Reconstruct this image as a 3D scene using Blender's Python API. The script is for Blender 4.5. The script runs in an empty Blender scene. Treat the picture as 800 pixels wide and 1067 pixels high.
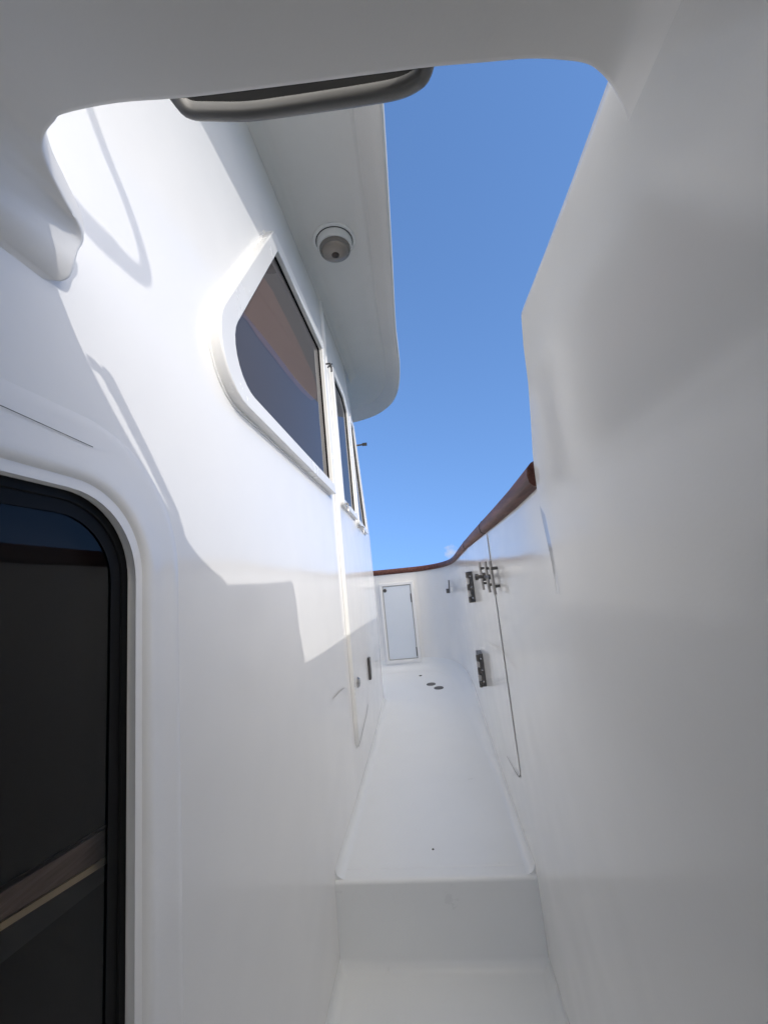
import bpy, bmesh, math, random
from mathutils import Vector, Matrix
random.seed(4)
S = bpy.context.scene
ZC = 1.25                       # eye height over the lower deck; all heights below are relative to the eye

# ------------------------------------------------------------------ camera, sky, sun, exposure
cam_d = bpy.data.cameras.new('camera'); cam = bpy.data.objects.new('camera', cam_d)
S.collection.objects.link(cam); S.camera = cam
cam_d.sensor_fit = 'VERTICAL'; cam_d.sensor_height = 36; cam_d.lens = 420/1067*36
cam_d.clip_start = .01; cam_d.clip_end = 20000
R = (Matrix.Rotation(math.radians(5.507), 4, 'Z') @ Matrix.Rotation(math.radians(98.5156), 4, 'X')
     @ Matrix.Rotation(math.radians(-5.7106), 4, 'Z'))
cam.matrix_world = Matrix.Translation((0, 0, ZC)) @ R

SUN = Vector((1, -.8, .685)).normalized()
el = math.asin(SUN.z); az = math.atan2(SUN.x, SUN.y)
FILL_CLOUD = (23.0, 21.5, 19.7, 1)
W = bpy.data.worlds.new('World'); S.world = W; W.use_nodes = True
nt = W.node_tree; bg = nt.nodes['Background']
sky = nt.nodes.new('ShaderNodeTexSky'); sky.sky_type = 'NISHITA'; sky.sun_disc = False
sky.sun_elevation = el; sky.sun_rotation = az; sky.air_density = 1.0; sky.dust_density = 0; sky.ozone_density = 6.0
# deep, even blue down to the horizon: sample the sky a little above the true direction
tc = nt.nodes.new('ShaderNodeTexCoord'); mp_ = nt.nodes.new('ShaderNodeMapping'); mp_.vector_type = 'POINT'
mp_.inputs['Location'].default_value = (0, 0, .42); mp_.inputs['Scale'].default_value = (1, 1, .6)
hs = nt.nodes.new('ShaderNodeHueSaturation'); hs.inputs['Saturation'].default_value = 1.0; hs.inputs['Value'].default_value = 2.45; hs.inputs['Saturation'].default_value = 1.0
nt.links.new(tc.outputs['Generated'], mp_.inputs[0]); nt.links.new(mp_.outputs[0], sky.inputs[0])
nt.links.new(sky.outputs[0], hs.inputs['Color']); 
# bright white bank added on the sun's side, out of view, to fill the shade
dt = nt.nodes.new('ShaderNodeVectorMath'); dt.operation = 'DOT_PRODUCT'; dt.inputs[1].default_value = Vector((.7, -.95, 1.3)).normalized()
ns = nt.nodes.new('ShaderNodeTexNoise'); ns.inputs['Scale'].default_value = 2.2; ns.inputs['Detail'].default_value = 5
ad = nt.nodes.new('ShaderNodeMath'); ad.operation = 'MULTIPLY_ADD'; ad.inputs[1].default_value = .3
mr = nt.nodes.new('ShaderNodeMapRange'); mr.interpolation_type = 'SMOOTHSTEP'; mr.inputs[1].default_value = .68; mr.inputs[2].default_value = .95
cm = nt.nodes.new('ShaderNodeMix'); cm.data_type = 'RGBA'; cm.inputs[7].default_value = FILL_CLOUD
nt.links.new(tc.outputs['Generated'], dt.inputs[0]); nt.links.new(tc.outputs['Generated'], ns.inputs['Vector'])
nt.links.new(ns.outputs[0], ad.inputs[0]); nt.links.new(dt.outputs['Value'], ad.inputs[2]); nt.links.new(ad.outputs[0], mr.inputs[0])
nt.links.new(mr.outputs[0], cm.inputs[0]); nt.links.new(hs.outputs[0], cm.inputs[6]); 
pd = nt.nodes.new('ShaderNodeVectorMath'); pd.operation = 'DOT_PRODUCT'; pd.inputs[1].default_value = Vector((.057, .998, .034)).normalized()
pn = nt.nodes.new('ShaderNodeTexNoise'); pn.inputs['Scale'].default_value = 90; pn.inputs['Detail'].default_value = 4
pa = nt.nodes.new('ShaderNodeMath'); pa.operation = 'MULTIPLY_ADD'; pa.inputs[1].default_value = .0004
pm = nt.nodes.new('ShaderNodeMapRange'); pm.inputs[1].default_value = .99998+.00005; pm.inputs[2].default_value = 1.0+.00025; pm.inputs[4].default_value = .6
pc = nt.nodes.new('ShaderNodeMix'); pc.data_type = 'RGBA'; pc.inputs[7].default_value = (5.4, 5.4, 5.5, 1)
nt.links.new(tc.outputs['Generated'], pd.inputs[0]); nt.links.new(tc.outputs['Generated'], pn.inputs['Vector'])
nt.links.new(pn.outputs[0], pa.inputs[0]); nt.links.new(pd.outputs['Value'], pa.inputs[2]); nt.links.new(pa.outputs[0], pm.inputs[0])
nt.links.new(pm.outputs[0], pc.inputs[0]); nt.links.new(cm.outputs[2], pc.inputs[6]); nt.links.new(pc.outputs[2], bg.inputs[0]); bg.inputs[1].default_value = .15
sl = bpy.data.lights.new('sun', 'SUN'); sl.energy = 2.0; sl.angle = math.radians(.5); sl.color = (1, .96, .90)
so = bpy.data.objects.new('sun', sl); S.collection.objects.link(so)
so.rotation_euler = SUN.to_track_quat('Z', 'Y').to_euler(); so.location = (3, -3, 6)
S.view_settings.view_transform = 'Standard'; S.view_settings.look = 'None'
S.view_settings.gamma = 1; S.view_settings.exposure = -0.21
S.render.engine = 'CYCLES'
S.cycles.max_bounces = 12; S.cycles.diffuse_bounces = 8; S.cycles.glossy_bounces = 6
S.cycles.transparent_max_bounces = 8

# ------------------------------------------------------------------ materials
def principled(name, col, rough=.5, metal=0., spec=.5):
    m = bpy.data.materials.new(name); m.use_nodes = True
    p = m.node_tree.nodes['Principled BSDF']
    p.inputs['Base Color'].default_value = (*col, 1); p.inputs['Roughness'].default_value = rough
    p.inputs['Metallic'].default_value = metal; p.inputs['Specular IOR Level'].default_value = spec
    return m, m.node_tree, p
def gelcoat(name, col, rough=.2, dirt=.03, bump=.02, spec=.5):
    """glossy moulded white: faint blotches of wear, slightly wavy surface"""
    m, t, p = principled(name, col, rough, 0, spec)
    N, L = t.nodes, t.links
    co = N.new('ShaderNodeTexCoord')
    n1 = N.new('ShaderNodeTexNoise'); n1.inputs['Scale'].default_value = 5; n1.inputs['Detail'].default_value = 6
    n1.inputs['Roughness'].default_value = .65
    r1 = N.new('ShaderNodeMapRange'); r1.inputs[3].default_value = 1-dirt; r1.inputs[4].default_value = 1+dirt*.3
    mx = N.new('ShaderNodeMix'); mx.data_type = 'RGBA'; mx.blend_type = 'MULTIPLY'; mx.inputs[0].default_value = 1
    mx.inputs[6].default_value = (*col, 1)
    L.new(co.outputs['Object'], n1.inputs['Vector']); L.new(n1.outputs[0], r1.inputs[0])
    # sparse tiny scuffs and specks of dirt
    vo = N.new('ShaderNodeTexVoronoi'); vo.inputs['Scale'].default_value = 9; vo.inputs['Randomness'].default_value = 1
    lt_ = N.new('ShaderNodeMath'); lt_.operation = 'LESS_THAN'; lt_.inputs[1].default_value = .02
    wn = N.new('ShaderNodeSeparateColor'); gt = N.new('ShaderNodeMath'); gt.operation = 'GREATER_THAN'; gt.inputs[1].default_value = .72
    ml = N.new('ShaderNodeMath'); ml.operation = 'MULTIPLY'; sb = N.new('ShaderNodeMath'); sb.operation = 'MULTIPLY_ADD'; sb.inputs[1].default_value = -.55
    L.new(co.outputs['Object'], vo.inputs['Vector']); L.new(vo.outputs['Distance'], lt_.inputs[0]); L.new(vo.outputs['Color'], wn.inputs[0])
    L.new(wn.outputs[0], gt.inputs[0]); L.new(lt_.outputs[0], ml.inputs[0]); L.new(gt.outputs[0], ml.inputs[1])
    L.new(ml.outputs[0], sb.inputs[0]); L.new(r1.outputs[0], sb.inputs[2]); L.new(sb.outputs[0], mx.inputs[7])
    L.new(mx.outputs[2], p.inputs['Base Color'])
    n2 = N.new('ShaderNodeTexNoise'); n2.inputs['Scale'].default_value = 260; n2.inputs['Detail'].default_value = 2
    r2 = N.new('ShaderNodeMapRange'); r2.inputs[3].default_value = rough-.04; r2.inputs[4].default_value = rough+.07
    L.new(co.outputs['Object'], n2.inputs['Vector']); L.new(n1.outputs[0], r2.inputs[0]); L.new(r2.outputs[0], p.inputs['Roughness'])
    n3 = N.new('ShaderNodeTexNoise'); n3.inputs['Scale'].default_value = 4.5; n3.inputs['Detail'].default_value = 1
    L.new(co.outputs['Object'], n3.inputs['Vector'])
    b1 = N.new('ShaderNodeBump'); b1.inputs['Strength'].default_value = 1; b1.inputs['Distance'].default_value = bump*.12
    L.new(n3.outputs[0], b1.inputs['Height'])
    b2 = N.new('ShaderNodeBump'); b2.inputs['Strength'].default_value = .12; b2.inputs['Distance'].default_value = .0006
    L.new(n2.outputs[0], b2.inputs['Height']); L.new(b1.outputs[0], b2.inputs['Normal']); L.new(b2.outputs[0], p.inputs['Normal'])
    return m
GEL = gelcoat('white_gelcoat', (.86, .855, .845), .11)
GELR = gelcoat('white_gelcoat_bulwark', (.85, .845, .83), .11, .04, .02)
DECK = gelcoat('white_deck_paint', (.83, .845, .85), .28, .05, .02)
GELC = gelcoat('overhead_gelcoat', (.85, .84, .82), .35, .05)
EAVE = gelcoat('eave_gelcoat', (.80, .775, .74), .42, .08)
DOORM = gelcoat('locker_door_paint', (.74, .79, .85), .2, .03)
FRAME = gelcoat('window_frame_white', (.82, .815, .80), .25, .03)
GREY = gelcoat('grey_plastic', (.22, .218, .21), .22, .3)
BLACK = principled('black_rubber', (.005, .005, .005), .5, 0, .15)[0]
SEAM = principled('seam_sealant', (.10, .10, .095), .7)[0]
SEAML = principled('seam_pale', (.45, .44, .43), .6)[0]
STEEL = principled('stainless_steel', (.42, .41, .40), .25, 1)[0]
DSTEEL = principled('weathered_steel', (.12, .115, .11), .4, .8)[0]
LATM = principled('dull_steel', (.30, .295, .29), .35, .9)[0]
BRONZE = principled('drain_metal', (.16, .155, .15), .45, .7)[0]

DARKIN = principled('dark_interior', (.012, .011, .011), .8)[0]
REFL = principled('reflection_dark_brown', (.05, .036, .03), .8)[0]
def wood(name, c1, c2, sc, rough=.35):
    m, t, p = principled(name, c1, rough)
    N, L = t.nodes, t.links
    co = N.new('ShaderNodeTexCoord'); mp = N.new('ShaderNodeMapping'); mp.inputs['Scale'].default_value = sc
    n = N.new('ShaderNodeTexNoise'); n.inputs['Scale'].default_value = 9; n.inputs['Detail'].default_value = 8; n.inputs['Roughness'].default_value = .7
    r = N.new('ShaderNodeValToRGB'); r.color_ramp.elements[0].color = (*c1, 1); r.color_ramp.elements[1].color = (*c2, 1)
    r.color_ramp.elements[0].position = .35; r.color_ramp.elements[1].position = .7
    L.new(co.outputs['Object'], mp.inputs[0]); L.new(mp.outputs[0], n.inputs['Vector']); L.new(n.outputs[0], r.inputs[0])
    L.new(r.outputs[0], p.inputs['Base Color'])
    b = N.new('ShaderNodeBump'); b.inputs['Strength'].default_value = .3; b.inputs['Distance'].default_value = .002
    L.new(n.outputs[0], b.inputs['Height']); L.new(b.outputs[0], p.inputs['Normal'])
    return m
MAHOG = wood('varnished_mahogany', (.06, .02, .015), (.20, .085, .065), (6, .7, 6), .5)
MAHOG.node_tree.nodes['Principled BSDF'].inputs['Specular IOR Level'].default_value = .25
SASHW = wood('sash_wood', (.24, .17, .145), (.42, .32, .28), (20, 1, 20), .4)
CREAM = principled('cream_strip', (.95, .78, .52), .4)[0]
DARKW = principled('dark_board', (.035, .038, .042), .4)[0]
LENS, _, lp = principled('lamp_lens', (.30, .25, .205), .22); lp.inputs['Coat Weight'].default_value = .5
def tinted(name, tint):
    m = bpy.data.materials.new(name); m.use_nodes = True; t = m.node_tree; t.nodes.clear()
    o = t.nodes.new('ShaderNodeOutputMaterial'); mx = t.nodes.new('ShaderNodeMixShader')
    tr = t.nodes.new('ShaderNodeBsdfTransparent'); tr.inputs[0].default_value = (*tint, 1)
    g = t.nodes.new('ShaderNodeBsdfGlossy'); g.inputs['Roughness'].default_value = .02
    f = t.nodes.new('ShaderNodeFresnel'); f.inputs[0].default_value = 1.34
    t.links.new(f.outputs[0], mx.inputs[0]); t.links.new(tr.outputs[0], mx.inputs[1]); t.links.new(g.outputs[0], mx.inputs[2])
    t.links.new(mx.outputs[0], o.inputs[0]); return m
TINT = tinted('tinted_glass', (.74, .72, .70)); PANE = tinted('tinted_window_glass', (.62, .60, .60)); BACK = principled('dim_cabin_grey', (.30, .288, .28), .8)[0]; REFL = principled('reflection_brown', (.46, .35, .315), .8)[0]

# ------------------------------------------------------------------ helpers
def finish(name, me, m, parent=None, smooth=30):
    o = bpy.data.objects.new(name, me); S.collection.objects.link(o)
    if m: me.materials.append(m)
    if smooth:
        for p in me.polygons: p.use_smooth = True
        me.set_sharp_from_angle(angle=math.radians(smooth))
    if parent: o.parent = parent; o.matrix_parent_inverse = parent.matrix_world.inverted()
    return o
def mesh(name, vs, fs, m, parent=None, smooth=30, weld=True):
    me = bpy.data.meshes.new(name); me.from_pydata([(x, y, z+ZC) for x, y, z in vs], [], fs)
    bm = bmesh.new(); bm.from_mesh(me)
    if weld: bmesh.ops.remove_doubles(bm, verts=bm.verts, dist=1e-5)
    bmesh.ops.recalc_face_normals(bm, faces=bm.faces); bm.to_mesh(me); bm.free()
    return finish(name, me, m, parent, smooth)
class MB:
    def __init__(s): s.v = []; s.f = []
    def add(s, vs, fs):
        b = len(s.v); s.v += [tuple(v) for v in vs]; s.f += [tuple(i+b for i in f) for f in fs]; return s
    def grid(s, rows, closed=False):
        n = len(rows[0]); vs = [v for r in rows for v in r]; fs = []
        for i in range(len(rows)-1):
            for j in range(n if closed else n-1):
                k = (j+1) % n; fs.append((i*n+j, i*n+k, (i+1)*n+k, (i+1)*n+j))
        return s.add(vs, fs)
    def box(s, x0, x1, y0, y1, z0, z1):
        v = [(x, y, z) for x in (x0, x1) for y in (y0, y1) for z in (z0, z1)]
        return s.add(v, [(0, 1, 3, 2), (4, 6, 7, 5), (0, 4, 5, 1), (2, 3, 7, 6), (0, 2, 6, 4), (1, 5, 7, 3)])
    def tube(s, pts, r, n=12, cap=True, flat=1.0):
        pts = [Vector(p) for p in pts]; rows = []
        up = Vector((0, 0, 1))
        for i, p in enumerate(pts):
            d = (pts[min(i+1, len(pts)-1)]-pts[max(i-1, 0)]).normalized()
            a = d.cross(up)
            a = a.normalized() if a.length > 1e-3 else Vector((1, 0, 0))
            b = a.cross(d).normalized()
            rr = r[i] if isinstance(r, (list, tuple)) else r
            rows.append([tuple(p+a*math.cos(t)*rr+b*math.sin(t)*rr*flat) for t in [2*math.pi*k/n for k in range(n)]])
        s.grid(rows, True)
        if cap:
            s.add(rows[0], [tuple(range(n))]); s.add(rows[-1], [tuple(range(n))])
        return s
    def lathe(s, c, ax, prof, n=40):
        """profile of (radius, along-axis) about axis ax through c"""
        ax = Vector(ax).normalized(); a = ax.orthogonal().normalized(); b = ax.cross(a); c = Vector(c)
        rows = [[tuple(c+ax*h+(a*math.cos(t)+b*math.sin(t))*max(r, 1e-4)) for t in [2*math.pi*k/n for k in range(n)]] for r, h in prof]
        return s.grid(rows, True)
    def build(s, name, m, parent=None, smooth=30): return mesh(name, s.v, s.f, m, parent, smooth)
def lerp_tab(tab, t):
    if t <= tab[0][0]: return tab[0][1]
    for (a, x), (b, y) in zip(tab, tab[1:]):
        if t <= b: return x+(y-x)*(t-a)/(b-a)
    return tab[-1][1]
def smooth01(t): t = max(0, min(1, t)); return t*t*(3-2*t)
def frange(a, b, n): return [a+(b-a)*i/(n-1) for i in range(n)]
def round_poly(pts, radii, n=8):
    out = []; k = len(pts)
    for i in range(k):
        p = Vector(pts[i]); a = Vector(pts[i-1]); b = Vector(pts[(i+1) % k]); r = radii[i]
        u = (a-p).normalized(); v = (b-p).normalized(); ang = u.angle(v); t = r/math.tan(ang/2)
        c = p+(u+v).normalized()*(r/math.sin(ang/2)); s0 = p+u*t-c; s1 = p+v*t-c
        tot = s0.angle(s1); ax = 1 if s0.cross(s1) > 0 else -1
        for j in range(n):
            th = ax*tot*j/(n-1); out.append((c.x+s0.x*math.cos(th)-s0.y*math.sin(th), c.y+s0.x*math.sin(th)+s0.y*math.cos(th)))
    return out
def inset(pts, w):
    """inset corner list by w per edge (list or number)"""
    k = len(pts); ws = w if isinstance(w, (list, tuple)) else [w]*k
    area = sum(pts[i][0]*pts[(i+1) % k][1]-pts[(i+1) % k][0]*pts[i][1] for i in range(k)); sg = 1 if area > 0 else -1
    L = []
    for i in range(k):
        p = Vector(pts[i]); q = Vector(pts[(i+1) % k]); d = (q-p).normalized(); nrm = Vector((-d.y, d.x))*sg
        L.append((p+nrm*ws[i], d))
    out = []
    for i in range(k):
        p, d = L[i-1]; q, e = L[i]; den = d.x*e.y-d.y*e.x
        t = ((q-p).x*e.y-(q-p).y*e.x)/den; out.append(tuple(p+d*t))
    return out
def on_x(xf):   # outline (d, h) laid on a side wall whose x is xf(d, h), proud by p
    return lambda d, h, p: (xf(d, h)+p, d, h)
def on_y(y):
    return lambda x, h, p: (x, y-p, h)
def plate(name, pts, place, p0, p1, m, parent=None, bev=0):
    n = len(pts); a = [place(u, v, p0) for u, v in pts]; b = [place(u, v, p1) for u, v in pts]
    mb = MB(); mb.grid([a, b], True); mb.add(b, [tuple(range(n))]); mb.add(a, [tuple(range(n))])
    o = mb.build(name, m, parent)
    if bev: bevel(o, bev)
    return o
def ring(name, outer, inner, place, p0, p1, m, parent=None, bev=0, pin=None, pi0=None):
    n = len(outer); pin = p1 if pin is None else pin; pi0 = p0 if pi0 is None else pi0
    rows = [[place(u, v, p0) for u, v in outer], [place(u, v, p1) for u, v in outer],
            [place(u, v, pin) for u, v in inner], [place(u, v, pi0) for u, v in inner]]
    mb = MB(); mb.grid(rows, True); o = mb.build(name, m, parent)
    if bev: bevel(o, bev)
    return o
def bevel(o, w, seg=3):
    b = o.modifiers.new('Bevel', 'BEVEL'); b.width = w; b.segments = seg; b.limit_method = 'ANGLE'; b.angle_limit = math.radians(35)
def thing(name, label, cat, loc, group=None):
    o = bpy.data.objects.new(name, None); S.collection.objects.link(o); o.location = (loc[0], loc[1], loc[2]+ZC)
    o.empty_display_size = .05; bpy.context.view_layer.update()
    o['label'] = label; o['category'] = cat
    if group: o['group'] = group
    return o
def tag(o, label, cat, group=None):
    o['label'] = label; o['category'] = cat
    if group: o['group'] = group
    return o

# ------------------------------------------------------------------ plan of the side deck
XLT = [(1.9, -.429), (2.3, -.436), (2.8, -.447), (3.4, -.47)]
def XL(d, h=0): return lerp_tab(XLT, d)
XRP = [(.228, -2.2), (.228, .5), (.228, .787), (.228, 1.2), (.228, 1.53), (.228, 2.0), (.228, 2.39), (.228, 2.8), (.228, 3.2), (.224, 3.45),
       (.212, 3.65), (.188, 3.84), (.15, 3.99), (.10, 4.11), (.035, 4.20), (-.04, 4.26), (-.12, 4.29), (-.20, 4.30), (-.6, 4.30), (-1.1, 4.30), (-1.7, 4.28)]
RH = [(.787, .163), (1.0, .152), (1.3, .143), (1.58, .137), (2.0, .126), (2.4, .114), (2.9, .094), (3.35, .07), (3.7, .046), (4.0, .026), (4.2, .012), (4.3, .003)]
def XR(d, h=0): return .228

# ------------------------------------------------------------------ setting: sea, deck
sea, st, sp = principled('sea_water', (.01, .05, .07), .12)
nn = st.nodes.new('ShaderNodeTexNoise'); nn.inputs['Scale'].default_value = .6; nn.inputs['Detail'].default_value = 6
cc = st.nodes.new('ShaderNodeTexCoord'); bb = st.nodes.new('ShaderNodeBump'); bb.inputs['Strength'].default_value = .5; bb.inputs['Distance'].default_value = .4
st.links.new(cc.outputs['Object'], nn.inputs['Vector']); st.links.new(nn.outputs[0], bb.inputs['Height']); st.links.new(bb.outputs[0], sp.inputs['Normal'])
o = mesh('water', [(-9000, -9000, -2.6), (9000, -9000, -2.6), (9000, 9000, -2.6), (-9000, 9000, -2.6)], [(0, 1, 2, 3)], sea, smooth=0)
o['kind'] = 'structure'

dk = MB()
YS = 1.475
prof = [(-2.6, -1.25), (YS-.03, -1.25)]
prof += [(YS-.03+.03*math.sin(t), -1.25+.03-.03*math.cos(t)) for t in frange(.2, math.pi/2, 6)]
prof += [(YS, -1.03)]
prof += [(YS+.012-.012*math.cos(t), -1.012+.012*math.sin(t)) for t in frange(0, math.pi/2, 6)]
prof += [(YS+.05, -1.0), (YS+.052, -1.0012), (YS+.055, -1.0012), (YS+.057, -1.0), (3.0, -1.0), (5.0, -1.0)]
dk.grid([[(x, d, z) for d, z in prof] for x in (-1.6, .35)])
def cove(pts, z, r0=.03, r1=.03, n=9):   # fillet between a wall foot and the deck; pts = (x, d, inward normal)
    rows = []
    for x, d, nx, ny in pts:
        r = r0+(r1-r0)*smooth01((d-1.8)/1.6)
        rows.append([(x+nx*(r-r*math.cos(t)+.0003), d+ny*(r-r*math.cos(t)+.0004), z+r-r*math.sin(t)+.0006) for t in frange(0, math.pi/2, n)])
    dk.grid(rows)
    a = rows[0]; x, d, nx, ny = pts[0]; dk.add(a+[(x, d, z)], [(i, i+1, len(a)) for i in range(len(a)-1)])
cove([(-.429, d, 1, 0) for d in (-2.6, YS)], -1.25); cove([(.228, d, -1, 0) for d in (-2.6, YS)], -1.25)
cove([(XL(d), d, 1, 0) for d in (YS+.011, 1.9, 2.3, 2.8, 3.36)], -1.0)
pts = []
for i in range(2, len(XRP)):
    x, d = XRP[i]
    if i < 4: continue
    a = Vector(XRP[i-1]); b = Vector(XRP[min(i+1, len(XRP)-1)]); t = (b-a).normalized(); pts.append((x, d, -t.y, t.x))
pts = [(.228, YS+.011, -1, 0)]+pts
cove(pts, -1.0, .03, .11)
deck = dk.build('deck', DECK); deck['kind'] = 'structure'

# ------------------------------------------------------------------ deckhouse
house = thing('deckhouse', 'white glossy deckhouse with raked side windows on the left of the walkway', 'deckhouse', (-.8, 1.5, -1.0))
# aft flat part of the side, with the opening for the dark side window
WC = [(-.75, .166), (.560, .140), (.545, -.90), (-.75, -.90)]          # gasket outline (d, h)
opening = round_poly(WC, [.03, .115, .03, .03], 14)
wb = bmesh.new()
def loop(pts):
    vs = [wb.verts.new((-.429, d, h+ZC)) for d, h in pts]
    return [wb.edges.new((vs[i], vs[(i+1) % len(vs)])) for i in range(len(vs))]
es = loop([(-2.2, -1.25), (1.9, -1.25), (1.9, 1.60), (-2.2, 1.60)])+loop(opening)
bmesh.ops.triangle_fill(wb, use_beauty=True, use_dissolve=False, edges=es, normal=(1, 0, 0))
rem = [f for f in wb.faces if f.calc_center_median().z-ZC < .13 and f.calc_center_median().z-ZC > -.89 and -.74 < f.calc_center_median().y < .53
       and all(-.91 < v.co.z-ZC < .17 and -.76 < v.co.y < .57 for v in f.verts)]
bmesh.ops.delete(wb, geom=rem, context='FACES_ONLY')
me = bpy.data.meshes.new('side_wall'); wb.to_mesh(me); wb.free()
finish('side_wall', me, GEL, house, 0)
# forward part: curves inboard a little, front edge raked above the sills
def dend(h): return lerp_tab([(-1.1, 3.30), (-.4, 3.42), (.30, 3.40), (.62, 3.22), (1.0, 2.99), (1.6, 2.65)], h)
rows = []
for h in [-1.02, -.9, -.6, -.4, 0, .15, .30, .45, .62, .8, 1.0, 1.2, 1.4, 1.6]:
    e = dend(h); row = [(XL(1.9+(e-1.9)*t), 1.9+(e-1.9)*t, h) for t in frange(0, 1, 14)]
    r = .03; x0, y0 = row[-1][0], row[-1][1]
    row += [(x0-r*(1-math.cos(t)), y0+r*math.sin(t), h) for t in frange(.3, math.pi/2, 5)]
    row += [(-1.5, y0+r+.25, h)]
    rows.append(row)
MB().grid(rows).build('front_wall', GEL, house, 40)
WX = on_x(XL)
# bead / jamb moulding
mb = MB(); pr = [(0, -.016), (.006, -.010), (.013, -.004), (.016, .004), (.013, .012), (.006, .018), (0, .024)]
rows = []
for h in [-.80, -.795, -.785, -.77]+frange(-.7, 1.5, 12):
    k = smooth01((h+.805)/.04)
    rows.append([(-.4293+p*k, 1.985+q+.04*(1-k)*.6, h) for p, q in pr])
mb.grid(rows).build('door_jamb_moulding', FRAME, house, 60)
# side door seams, hinge and round lock low on the side
mb = MB()
def strip(mb, pts, w, place, p=.0026):   # thin sealant line following (d, h) points
    for (a, b), (c, d) in zip(pts, pts[1:]):
        v = Vector((c-a, d-b)); L_ = v.length; nrm = Vector((-v.y, v.x))/L_*w/2
        q = [(a+nrm.x, b+nrm.y), (c+nrm.x, d+nrm.y), (c-nrm.x, d-nrm.y), (a-nrm.x, b-nrm.y)]
        mb.add([place(u, w_, p) for u, w_ in q], [(0, 1, 2, 3)])
strip(mb, [(2.03, -.805), (2.10, -.80), (2.2, -.785), (2.33, -.765), (2.43, -.74)], .005, WX)
mb.build('door_bottom_seam', SEAM, house, 0)
mb = MB()
strip(mb, [(2.47, -.71), (2.53, -.60), (2.56, -.50), (2.57, -.3), (2.57, .1), (2.55, .28)], .003, WX)
mb.build('door_edge_seam', SEAML, house, 0); mb = MB(); strip(mb, [(2.57, -.55), (2.8, -.552), (3.1, -.556), (3.36, -.56)], .003, WX)
mb.build('panel_seam', SEAML, house, 0); mb = MB()
strip(mb, [(1.62, -.462), (1.72, -.468), (1.82, -.478)], .004, WX)  # thin darker strip painting a faint shadow line on the wall
mb.build('shade_line', SEAML, house, 0)
hg = MB().box(XL(2.6)+.0005, XL(2.6)+.014, 2.565, 2.61, -.64, -.51).build('hinge', DSTEEL, house); bevel(hg, .003)
MB().lathe((XL(2.16), 2.16, -.545), (1, 0, 0), [(.026, 0), (.026, .005), (.02, .012), (.008, .013), (0, .013)], 24).build('round_lock', STEEL, house)

# raked windows
def window(corners, radii, width, proud, parent, name='window', glass_x=.004, bev=.004):
    inn = inset(corners, width); rin = [max(.004, r-(width if not isinstance(width, list) else min(width))) for r in radii]
    o = round_poly(corners, radii, 10); i = round_poly(inn, rin, 10)
    fr = ring('window', o, i, WX, -.002, proud, FRAME, parent, bev, pin=proud-.004, pi0=-.002)
    mb_ = MB(); mb_.add([WX(u, v, glass_x) for u, v in i], [tuple(range(len(i)))]); mb_.build('pane', PANE, fr, 0)
    mb_ = MB(); mb_.add([WX(u, v, .0006) for u, v in i], [tuple(range(len(i)))]); mb_.build('interior', BACK, fr, 0)
    # black gasket
    i2 = round_poly(inset(inn, .006), [max(.003, r-.006) for r in rin], 10)
    ring('gasket', i, i2, WX, glass_x-.001, glass_x+.004, BLACK, fr)
    # thin raised outer bedding line on the wall
    o2 = round_poly(inset(corners, -.007), [r+.007 for r in radii], 10)
    ring('bedding', o2, o, WX, -.001, .0035, GEL, fr)
    return fr
W1 = [(.675, .452), (1.872, .390), (1.872, 1.178), (1.205, 1.215)]
w1 = window(W1, [.135, .02, .035, .045], [.052, .03, .045, .062], .030, house)
bl = [(.93, .72), (1.0, .735), (1.07, .728), (1.19, .733), (1.33, .737), (1.50, .75), (1.64, .775), (1.74, .83), (1.76, .89), (1.70, .93), (1.54, .965), (1.37, .985), (1.229, 1.0), (1.15, .99), (1.06, .90)]
mb = MB(); mb.add([WX(u, v, .0018) for u, v in bl], [tuple(range(len(bl)))]); mb.build('eave_reflection', REFL, w1, 0)  # brown shape coloured in behind the pane for the eave's reflection
W2 = [(2.10, .382), (2.575, .352), (2.575, 1.10), (2.45, 1.175), (2.10, 1.19)]
w2 = window(W2, [.02, .02, .06, .05, .03], [.04, .035, .035, .035, .05], .022, house)
W3 = [(2.625, .335), (3.10, .298), (2.80, 1.085), (2.625, 1.10)]
w3 = window(W3, [.02, .03, .07, .03], [.04, .035, .035, .04], .022, house)
# stay latches below and above the small windows
def stay(d, h, up=1):
    x = XL(d); t = MB()
    t.tube([(x, d, h), (x+.035, d, h+.004), (x+.04, d-.006, h), (x+.04, d-.01, h-.045*up)], .0045, 8)
    t.tube([(x+.03, d+.01, h+.004), (x+.03, d+.085, h+.006)], .005, 8)
    return t.build('window_latch', STEEL, house, 60)
stay(2.12, .385); stay(2.66, .315)
t = MB(); t.tube([(-.42, 1.93, 1.10), (-.39, 1.93, 1.10), (-.385, 1.935, 1.075), (-.385, 1.93, 1.055)], .005, 8); t.tube([(-.40, 1.92, 1.075), (-.385, 1.955, 1.11)], .004, 8)
t.build('window_latch', DSTEEL, house, 60)
t = MB(); t.tube([(XL(2.97), 2.98, .99), (XL(2.97)+.07, 2.99, .995)], .007, 8); t.tube([(XL(2.97)+.05, 2.99, .995), (XL(2.97)+.085, 2.99, .994)], .013, 8)
t.build('door_holdback', DSTEEL, house, 60)

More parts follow.
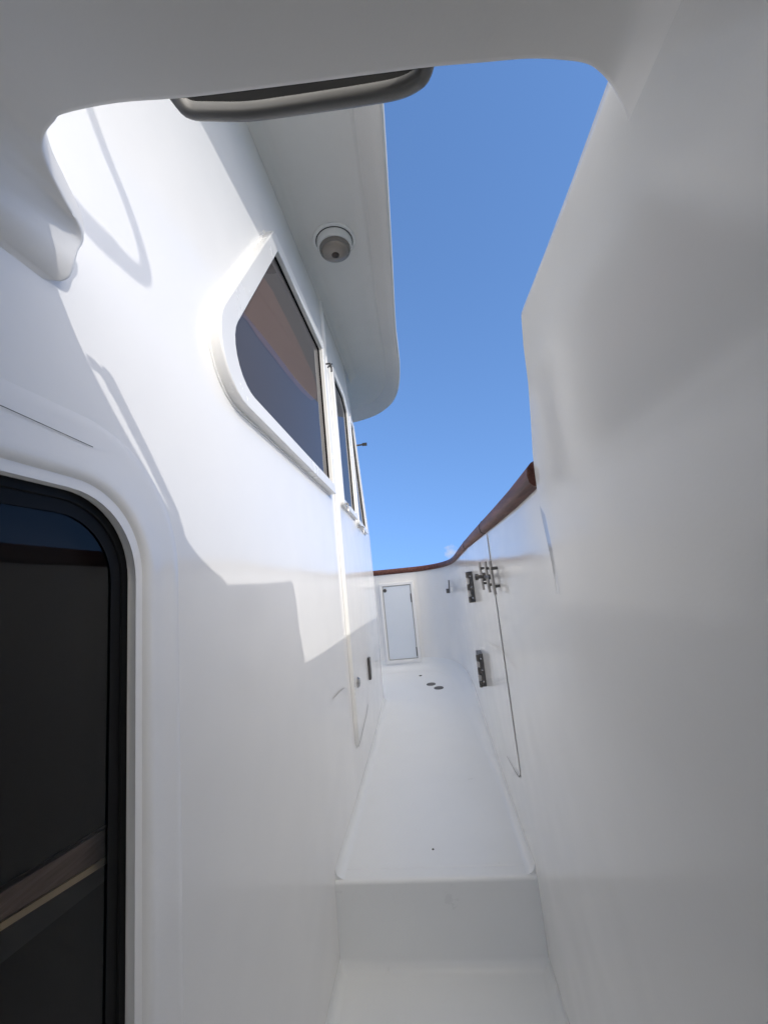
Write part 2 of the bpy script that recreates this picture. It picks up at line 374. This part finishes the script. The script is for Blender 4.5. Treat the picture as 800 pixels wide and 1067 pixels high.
# side window: raised moulding, bevelled reveal, gasket, tinted glass and the sash behind it
PX = lambda d, h, p: (-.429+p, d, h)
win = round_poly(inset(WC, .0), [.03, .115, .03, .03], 14)
prof_w = [(.102, -.0004), (.100, .0004), (.085, .0008), (.070, .0014), (.056, .0022), (.044, .0040), (.034, .0056), (.027, .0064), (.021, .0058), (.016, .0030), (.010, -.0040), (.005, -.0110), (.002, -.0130), (0, -.0135)]
mb = MB(); mb.grid([[PX(u, v, p) for u, v in round_poly(inset(WC, -q), [.03+q*.5, .112+q*.9, .03+q*.5, .03+q*.5], 18)] for q, p in prof_w], True)
sw = mb.build('side_window', GEL, house, 80)
win = round_poly(WC, [.03, .112, .03, .03], 14)
g2 = round_poly(inset(WC, .013), [.03, .103, .03, .03], 14)
ring('gasket', win, g2, PX, -.0175, -.0118, BLACK, sw, .002)
g3 = round_poly(inset(WC, .030), [.03, .088, .03, .03], 14)
ring('black_border', g2, g3, PX, -.0150, -.0142, BLACK, sw)
mb = MB(); mb.add([PX(u, v, -.0162) for u, v in g2], [tuple(range(len(g2)))]); mb.build('glass', TINT, sw, 0)
mb = MB(); strip(mb, [(-.8, .243), (.36, .2125), (.476, .2035)], .0011, PX, .0034); mb.build('moulding_seam', SEAM, sw, 0)
MB().box(-1.3, -.47, -1.2, .75, -1.1, .5).build('cabin_interior', DARKIN, house, 0)
def slat(name, t0, s0, b0, s1, x0, x1, m, par):    # board with sloping top (t0, s0) and bottom (b0, s1) edges
    q = [(-1.1, t0+s0*(-1.1-.405)), (.553, t0+s0*(.553-.405)), (.553, b0+s1*(.553-.405)), (-1.1, b0+s1*(-1.1-.405))]
    mb = MB(); mb.add([(x, d, h) for x in (x0, x1) for d, h in q], [(0, 1, 2, 3), (4, 5, 6, 7), (0, 1, 5, 4), (1, 2, 6, 5), (2, 3, 7, 6), (3, 0, 4, 7)])
    return mb.build(name, m, par)
slat('sash_rail', -.277, -.14, -.307, -.2, -.475, -.4615, SASHW, sw)
slat('sash_bead', -.277, -.14, -.285, -.15, -.461, -.4585, SASHW, sw)
slat('sash_strip', -.304, -.19, -.3105, -.2, -.461, -.458, CREAM, sw)
slat('sash_board', -.311, -.2, -.341, -.12, -.475, -.4605, DARKW, sw)

# ------------------------------------------------------------------ roof overhang above the windows
oh = thing('roof_overhang', 'white roof overhang with a raised rounded rim above the raked windows', 'roof', (-.3, 1.6, 1.5))
OUT = [(.13, -2.0), (.05, 0.4), (.025, 1.07), (-.004, 1.7), (-.030, 2.2), (-.036, 2.45), (-.040, 2.68), (-.060, 2.95), (-.095, 3.17), (-.15, 3.34), (-.22, 3.46),
       (-.32, 3.57), (-.43, 3.635), (-.56, 3.68), (-.75, 3.71), (-1.6, 3.74)]
def crs(P, n=5):
    out = []
    for i in range(len(P)-1):
        p0, p1, p2, p3 = [Vector(P[max(0, min(len(P)-1, k))]) for k in (i-1, i, i+1, i+2)]
        for j in range(n):
            t = j/n; out.append(tuple(.5*((2*p1)+(p2-p0)*t+(2*p0-5*p1+4*p2-p3)*t*t+(3*p1-p0-3*p2+p3)*t**3)))
    return out+[tuple(P[-1])]
OC = crs(OUT, 5); rows = []
for i, (x, d) in enumerate(OC):
    a = Vector(OC[max(0, i-1)]); b = Vector(OC[min(len(OC)-1, i+1)]); t = (b-a).normalized(); n = Vector((-t.y, t.x))
    if n.x > 0 and d < 3: n = -n
    P = Vector((x, d)); f = lambda w: P+n*w
    sp_ = Vector((-.60, max(-2.0, min(d, 3.0))))
    dist = (sp_-P).length
    row = [(sp_.x, sp_.y, 1.64), (P.x, P.y, 1.585), (P.x, P.y, 1.462)]
    for w, z in ((.003, 1.455), (.010, 1.4515), (.020, 1.453), (.050, 1.483), (.080, 1.517), (.092, 1.531), (.100, 1.5365), (.108, 1.534), (.118, 1.535), (.135, 1.545), (.17, 1.5505)):
        q = f(w); row.append((q.x, q.y, z))
    q = f(.17)
    for t_ in (.4, 1.0):
        m_ = q.lerp(sp_, t_); row.append((m_.x, m_.y, 1.552+.004*t_))
    rows.append(row)
MB().grid(rows).build('eave', EAVE, oh, 50)
# cove between wall and eave
rows = []
for d in (-2.0, 1.0, 1.9, 2.3, 2.8, 3.0):
    rows.append([(XL(d)+.0008+.05*(1-math.cos(t)), d, 1.5535-.05+.05*math.sin(t)) for t in frange(0, math.pi/2, 8)])
MB().grid(rows).build('eave_cove', EAVE, oh, 60)
MB().box(-3.2, -.60, -2.0, 3.70, 1.56, 1.62).build('roof_top', EAVE, oh, 0)

# ------------------------------------------------------------------ round ceiling light
lt = thing('ceiling_light', 'round white ceiling light with a cloudy grey lens under the roof overhang', 'light', (-.265, 1.655, 1.54))
c = (-.265, 1.655, 1.5515); dn = (0, 0, -1)
MB().lathe(c, dn, [(.100, -.01), (.100, .004), (.096, .008), (.086, .0085), (.086, .004)], 48).build('base_flange', FRAME, lt, 40)
MB().lathe(c, dn, [(.0865, .004), (.0865, .0095), (.081, .0095)], 48).build('rubber_ring', BLACK, lt, 40)
MB().lathe(c, dn, [(.081, .0), (.083, .012), (.081, .034), (.077, .042), (.068, .044), (.068, .03)], 48).build('housing', FRAME, lt, 40)
MB().lathe(c, dn, [(.071, .040), (.072, .050), (.069, .058), (.063, .060)], 48).build('lens_bezel', principled('lens_bezel', (.22, .20, .18), .35)[0], lt, 40)
MB().lathe(c, dn, [(.063, .057), (.061, .064), (.050, .071), (.03, .076), (.012, .078), (0, .0785)], 48).build('lens', LENS, lt, 60)
MB().lathe(c, dn, [(.019, .074), (.017, .0795), (.01, .081), (0, .0815)], 20).build('lamp_socket', principled('rust_brown', (.06, .04, .03), .6)[0], lt, 60)
MB().lathe((-.285, 1.757, 1.552), dn, [(.005, -.002), (.005, .006), (0, .008)], 10).build('screw', DSTEEL, lt)

# ------------------------------------------------------------------ bulwark with cap rail, gate, locker door
bul = thing('bulwark', 'white bulwark with brown wooden cap rail curving round to the bow', 'bulwark', (.25, 2.5, -1.0))
def plan(n=6):
    pts = crs(XRP[8:], n); return [(x, d) for x, d in XRP[:8]]+pts
PL = plan(5); rows = []
def hrail(i):
    x, d = PL[i]; return lerp_tab(RH, d) if x > -.2 else .003
for i, (x, d) in enumerate(PL):
    h1 = hrail(i)-.018
    rows.append([(x, d, h) for h in frange(-1.6, h1, 9)])
bs = MB().grid(rows).build('side_panel', GELR, bul, 40)
sm = bs.modifiers.new('Solidify', 'SOLIDIFY'); sm.thickness = .045; sm.offset = 0
bs.modifiers.remove(sm)
# outer skin
rows = []
OP = []
for i, (x, d) in enumerate(PL):
    a = Vector(PL[max(0, i-1)]); b = Vector(PL[min(len(PL)-1, i+1)]); t = (b-a).normalized(); n = Vector((t.y, -t.x)); OP.append((x, d, n.x, n.y))
for i, (x, d, nx, ny) in enumerate(OP):
    rows.append([(x+nx*.05, d+ny*.05, h) for h in (-3.2, -1.5, hrail(i)-.018)]+[(x, d, hrail(i)-.018)])
MB().grid(rows).build('outer_panel', GELR, bul, 40)
# cap rail in three lengths with dark joints at the gate
SEC = [(q*1.12-.001, z*1.1) for q, z in [(-.017, -.004), (-.015, -.017), (-.008, -.024), (.01, -.026), (.045, -.026), (.056, -.02), (.060, -.004), (.056, .010), (.045, .020), (.025, .0255), (.005, .024), (-.008, .018), (-.015, .009)]]
def rail(name, idx, m, k=1.0, caps=True):
    rows = []
    for (x, d, nx, ny, h) in idx:
        rows.append([(x+nx*(.0215+(q-.0215)*k), d+ny*(.0215+(q-.0215)*k), h+z*k) for q, z in SEC])
    mb = MB().grid(rows, True)
    if caps: n = len(SEC); mb.add(rows[0], [tuple(range(n))]); mb.add(rows[-1], [tuple(range(n))])
    return mb.build(name, m, bul, 50)
def st_(d): return (.228, d, 1, 0, lerp_tab(RH, d))
rail('cap_rail', [st_(d) for d in frange(.792, 1.572, 8)], MAHOG)
rail('cap_rail', [st_(d) for d in frange(1.58, 2.372, 8)], MAHOG)
rail('cap_rail', [st_(d) for d in frange(2.38, 3.15, 6)]+[(x, d, nx, ny, hrail(i)) for i, (x, d, nx, ny) in enumerate(OP) if i >= 8], MAHOG)
rail('rail_joint', [st_(1.571), st_(1.581)], BLACK, 1.03); rail('rail_joint', [st_(2.371), st_(2.381)], BLACK, 1.03)
RX = lambda d, h, p: (.228-p, d, h)
# boarding gate
gc = [(1.530, .107), (2.39, .093), (2.39, -.80), (1.515, -.735)]
go = round_poly(gc, [.006, .006, .05, .035], 8); gi = round_poly(inset(gc, .004), [.005, .005, .045, .03], 8)
gate = plate('gate', gi, RX, -.001, .0022, GELR, bul)
# seams of the gate
mb = MB(); strip(mb, [(1.530, .112), (1.5285, -.10), (1.522, -.45), (1.516, -.70), (1.52, -.722), (1.55, -.742), (1.62, -.757), (1.72, -.772), (1.80, -.782)], .0042, RX, .0028)
mb.build('gate_seam', SEAM, gate, 0)
mb = MB(); strip(mb, [(2.39, .09), (2.39, -.04)], .006, RX, .0028); mb.build('hinge_seam', SEAML, gate, 0); mb = MB(); strip(mb, [(2.32, -.19), (2.33, -.25), (2.335, -.5)], .002, RX, .0028)
mb.build('hinge_seam', SEAML, gate, 0)
mb = MB(); strip(mb, [(1.28, -.325), (1.45, -.318), (1.62, -.322), (1.85, -.345)], .003, RX, .0028); mb.build('faint_scratch', SEAML, gate, 0)
def hinge(h0, h1):
    o = MB().box(.200, .2275, 2.245, 2.345, h0, h1).build('hinge', DSTEEL, gate); bevel(o, .003)
    n = 5
    for k in range(n):
        a = h0+(h1-h0)*(k+.06)/n; b = h0+(h1-h0)*(k+.94)/n
        MB().tube([(.198, 2.236, a), (.198, 2.236, b)], .009, 12).build('knuckle', STEEL if k % 2 else DSTEEL, o, 50)
    for k in (.15, .5, .85):
        MB().lathe((.214, 2.2452, h0+(h1-h0)*k), (0, -1, 0), [(.0055, 0), (.0045, .0018), (0, .0022)], 10).build('screw', STEEL, o)
hinge(-.205, -.04); hinge(-.635, -.47)
# gate latch: upright grips either side of the seam, a cross bar and a spindle with knob
lb = MB().box(.196, .206, 1.42, 1.70, -.058, -.047).build('latch', DSTEEL, gate); bevel(lb, .002)
for d, sl_ in ((1.41, .012), (1.53, .012), (1.70, .012)):
    g_ = MB().tube([(.208, d+sl_, .002), (.207, d+sl_*.6, -.018), (.207, d-sl_*.6, -.088), (.208, d-sl_, -.108)], .0055, 10).build('grip', LATM, lb, 50)
    for h in (-.022, -.082): MB().tube([(.229, d, h), (.206, d, h)], .005, 8).build('stud', DSTEEL, lb, 50)
MB().tube([(.226, 1.56, -.052), (.165, 1.56, -.050)], .007, 10).build('spindle', DSTEEL, lb, 50)
MB().tube([(.205, 1.56, -.052), (.192, 1.56, -.052)], .016, 14).build('collar', DSTEEL, lb, 50)
MB().tube([(.178, 1.56, -.051), (.166, 1.56, -.05)], .012, 12).build('knob', DSTEEL, lb, 50)
# small hook latch near the bow corner
hx, hy = .168, 3.90
hk = MB(); hk.tube([(hx, hy-.02, -.13), (hx-.004, hy-.03, -.19), (hx-.006, hy-.034, -.235)], .006, 8); hk.box(hx-.035, hx-.002, hy-.06, hy-.02, -.245, -.205)
hk.build('hook', DSTEEL, bul, 50)
hb = MB().box(hx+.01, hx+.06, hy-.07, hy+.02, -.235, -.195).build('hook_pad', FRAME, bul); bevel(hb, .004)

# locker door in the bow bulwark
BY = on_y(4.30)
fc = [(-.545, -.925), (-.182, -.925), (-.182, -.112), (-.545, -.112)]
f_o = round_poly(fc, [.008]*4, 4); f_i = round_poly(inset(fc, .032), [.006]*4, 4)
ld = plate('locker_door', round_poly(inset(fc, .040), [.006]*4, 4), BY, .0035, .012, DOORM, bul, .002)
ring('door_frame', f_o, f_i, BY, -.001, .024, GEL, ld, .004)
plate('door_gap', round_poly(inset(fc, .030), [.006]*4, 4), BY, .0012, .003, SEAML, ld)
MB().lathe((-.487, 4.288, -.188), (0, -1, 0), [(.019, 0), (.019, .006), (.013, .010), (.006, .008), (0, .008)], 20).build('door_lock', DSTEEL, ld)
for h in (-.26, -.80):
    q = MB().box(-.226, -.208, 4.278, 4.289, h-.07, h+.02).build('door_hinge', DSTEEL, ld); bevel(q, .002)

# ------------------------------------------------------------------ side wing beside the camera
wing = thing('side_wing', 'tall white wing panel rising above the cap rail at the right', 'wing panel', (.24, 0, -1.0))
def dfront(h): return lerp_tab([(-.07, .792), (.12, .790), (.19, .783), (.25, .760), (.32, .738), (.39, .731), (.443, .715)], h)
hs = frange(-.07, .44, 22)
def proud(h, d): return .0005+.0075*smooth01((h+.07)/.2)*smooth01((d-.35)/.4)
rows = []
for h in hs:
    e = dfront(h); ds = [-2.2, -1.0, -.4, 0, .2, .35, .45, .55, .62]+frange(.66, e-.006, 6)
    row = [(.228-proud(h, d), d, h) for d in ds]
    xi = row[-1][0]
    xp = .228-xi; row += [(.228-xp*.75, e-.005, h), (.228-xp*.35, e-.002, h), (.2290, e+.001, h), (.2455, e+.001, h), (.249, e-.003, h)]+[(.25, d, h) for d in (e-.02, .3, -2.2)]
    rows.append(row)
# rounded top edge
last = rows[-1]; n = len(last)
for k, z in ((.25, .447), (.6, .4515), (1., .453)):
    row = []
    for (x, d, h) in last:
        cx_ = .236; row.append((x+(cx_-x)*k*k, d-.010*k*k*smooth01((d-.6)/.1), z+.008*smooth01((.6-d)/.3)))
    rows.append(row)
MB().grid(rows).build('wing_panel', GELR, wing, 60)

# ------------------------------------------------------------------ overhead brow above the camera
brow = thing('overhead_brow', 'grey shaded overhead brow framing the top of the view', 'brow', (-.1, 0, .45))
EP = [(-.429, .402, .397), (-0.425, 0.4139, 0.4017), (-0.421, 0.4205, 0.4048), (-0.415, 0.4253, 0.4115), (-0.409, 0.4245, 0.4221), (-0.405, 0.4229, 0.4325), (-0.402, 0.4238, 0.4452), (-0.398, 0.4266, 0.4595), (-0.392, 0.42, 0.4664), (-0.386, 0.4063, 0.4689), (-0.379, 0.3866, 0.4684), (-0.373, 0.3702, 0.4698), (-0.366, 0.3522, 0.4705), (-0.358, 0.3363, 0.4727), (-0.35, 0.3251, 0.4768), (-0.338, 0.3166, 0.4776), (-0.322, 0.3094, 0.4761), (-0.304, 0.3029, 0.4735), (-.24, .2935, .4575), (-.175, .292, .4445), (-.111, .2905, .4345), (-.049, .290, .4270), (.009, .289, .4195), (.05, .289, .4150),
      (.092, .2915, .4120), (.13, .2970, .4140), (.160, .3050, .4170), (.186, .3150, .4210), (.202, .3240, .4200), (.213, .3310, .4140), (.220, .3350, .4040), (.2255, .3380, .3930), (.2275, .340, .3860)]
EC = crs(EP, 4); rows = []
T = .025
def lipt(x): return (T+.020*math.exp(-((x+.30)/.07)**2))*max(0, min(1, (x+.429)/.05, (.228-x)/.03))
def back(x, w):      # cross-section of the underside further aft
    return lerp_tab([(-.429, .402), (-.405, .412), (-.385, .432), (-.36, .450), (-.32, .461), (-.25, .458), (-.1, .448), (.1, .445), (.15, .437), (.19, .418), (.2275, .390)], x)
NB = [.0, .003, .01, .025, .05, .09, .15, .3, .8, 2.2]
for x, d, h in EC:
    lo = smooth01((x+.429)/.02)
    t = lipt(x)
    row = [(x, d-.04, h+t), (x, d-.002, h+t), (x, d, h+t-.003*min(1, t/.01)), (x, d, h+.004*min(1, t/.01))]
    for w in NB:
        k = smooth01(w/.2)
        row.append((x, d-.002-w, h*(1-k)+back(x, w)*k-.0*w))
    rows.append(row)
MB().grid(rows).build('brow_underside', GELC, brow, 85)
rows = [[(x, d-.04, h+lipt(x)) for x, d, h in EC], [(x, -2.3, .50) for x, d, h in EC]]
MB().grid(rows).build('brow_top', GELC, brow, 50)
# grey oblong grab handle along the front edge
hp = crs([(-.198, .296, .470), (-.196, .316, .480), (-.186, .327, .480), (-.166, .3285, .4750), (-.127, .3285, .4655), (-.087, .3265, .4585), (-.057, .324, .4525), (-.01, .320, .4435), (.022, .316, .4370), (.040, .309, .4330), (.050, .299, .4300), (.052, .288, .4300)], 4)
rows = []
for i, p in enumerate(hp):
    a = Vector(hp[max(0, i-1)]); b = Vector(hp[min(len(hp)-1, i+1)]); t = (b-a).normalized(); p = Vector(p)
    s_ = t.cross(Vector((0, 0, 1))).normalized(); u = s_.cross(t).normalized(); e_ = smooth01(min(i, len(hp)-1-i)/7); p = p*(1-.022*e_)+Vector((0, -.006, .012))*(1-e_)
    rows.append([tuple(p+Vector((0, -.002, .001))+s_*.0058*math.copysign(abs(math.cos(q))**.7, math.cos(q))+u*.0076*math.copysign(abs(math.sin(q))**.7, math.sin(q))) for q in [2*math.pi*k/14 for k in range(14)]])
MB().grid(rows, True).build('grab_handle', GREY, brow, 60)
rows = [[(p[0]*.978, p[1]*.978-.004+q, p[2]*.978+z) for p in hp[4:-4]] for q, z in ((0, .004), (-.001, .024))]
MB().grid(rows).build('handle_back_plate', BLACK, brow, 60)
rows = [[(x, d+.0012, z+.004) for x, d, z in EC if -.19 < x < .045], [(x, d+.0012, z+T-.006) for x, d, z in EC if -.19 < x < .045]]
MB().grid(rows).build('dark_slot', BLACK, brow, 60)

# unseen, added pile alongside, abeam of the wing: it keeps the sun off the bow bulwark
blocker = thing('sun_blocker', 'added pale grey pile standing in the water beyond the right wing panel', 'blocker', (3.2, 1.21, -2.6))
MB().lathe((3.2, 1.21, -2.9), (0, 0, 1), [(.42, 0), (.42, 6.2), (.40, 6.23), (0, 6.23)], 48).build('shaft', EAVE, blocker, 40)
MB().lathe((3.2, 1.21, 3.33), (0, 0, 1), [(.44, -.1), (.44, .02), (.3, .16), (0, .2)], 48).build('cap', FRAME, blocker, 40)

# upper handrail standing on the brow (its shadow falls on the deckhouse side)
def up(d, h, t): return (-.429+t, d-.8*t, h+.685*t)
hr = MB()
P = [up(d, h, .60) for d, h in ((.40, .86), (.461, .749), (.472, .731), (.502, .692), (.536, .656), (.563, .620), (.582, .585), (.588, .562), (.583, .545), (.565, .538), (.540, .535), (.518, .536), (.488, .534), (.461, .536), (.42, .545), (.34, .56))]
CP = crs(P, 5); hr.tube(CP, [.0105+.002*smooth01((i-25)/12)+.004*smooth01((i-38)/22) for i in range(len(CP))], 14)
tag(hr.build('handrail', FRAME, None, 60), 'white bent tube handrail above the overhead brow', 'handrail')

# ------------------------------------------------------------------ small things on the deck
def drain(x, d, label):
    t = thing('deck_drain', label, 'drain', (x, d, -1.0), 'oval deck drains')
    MB().lathe((x, d, -1.0), (0, 0, 1), [(.040, 0), (.040, .004), (.034, .006), (.032, .0035)], 28).build('rim', BRONZE, t)
    MB().lathe((x, d, -1.0), (0, 0, 1), [(.0325, .001), (.0325, .0035), (.01, .0045), (0, .0045)], 28).build('cover', DSTEEL, t)
drain(-.098, 3.715, 'round metal deck drain farther from the camera, nearer the locker door')
drain(-.034, 3.59, 'round metal deck drain nearer the camera, to the right')
tag(MB().lathe((-.197, 4.03, -1.0), (0, 0, 1), [(.014, 0), (.014, .003), (0, .004)], 16).build('deck_plug', BLACK), 'tiny black plug in the deck before the locker door', 'plug')
tag(MB().lathe((-.101, 1.618, -1.0), (0, 0, 1), [(.0042, 0), (.0035, .002), (0, .003)], 12).build('deck_screw', DSTEEL), 'tiny dark screw head on the deck just past the step edge', 'screw')
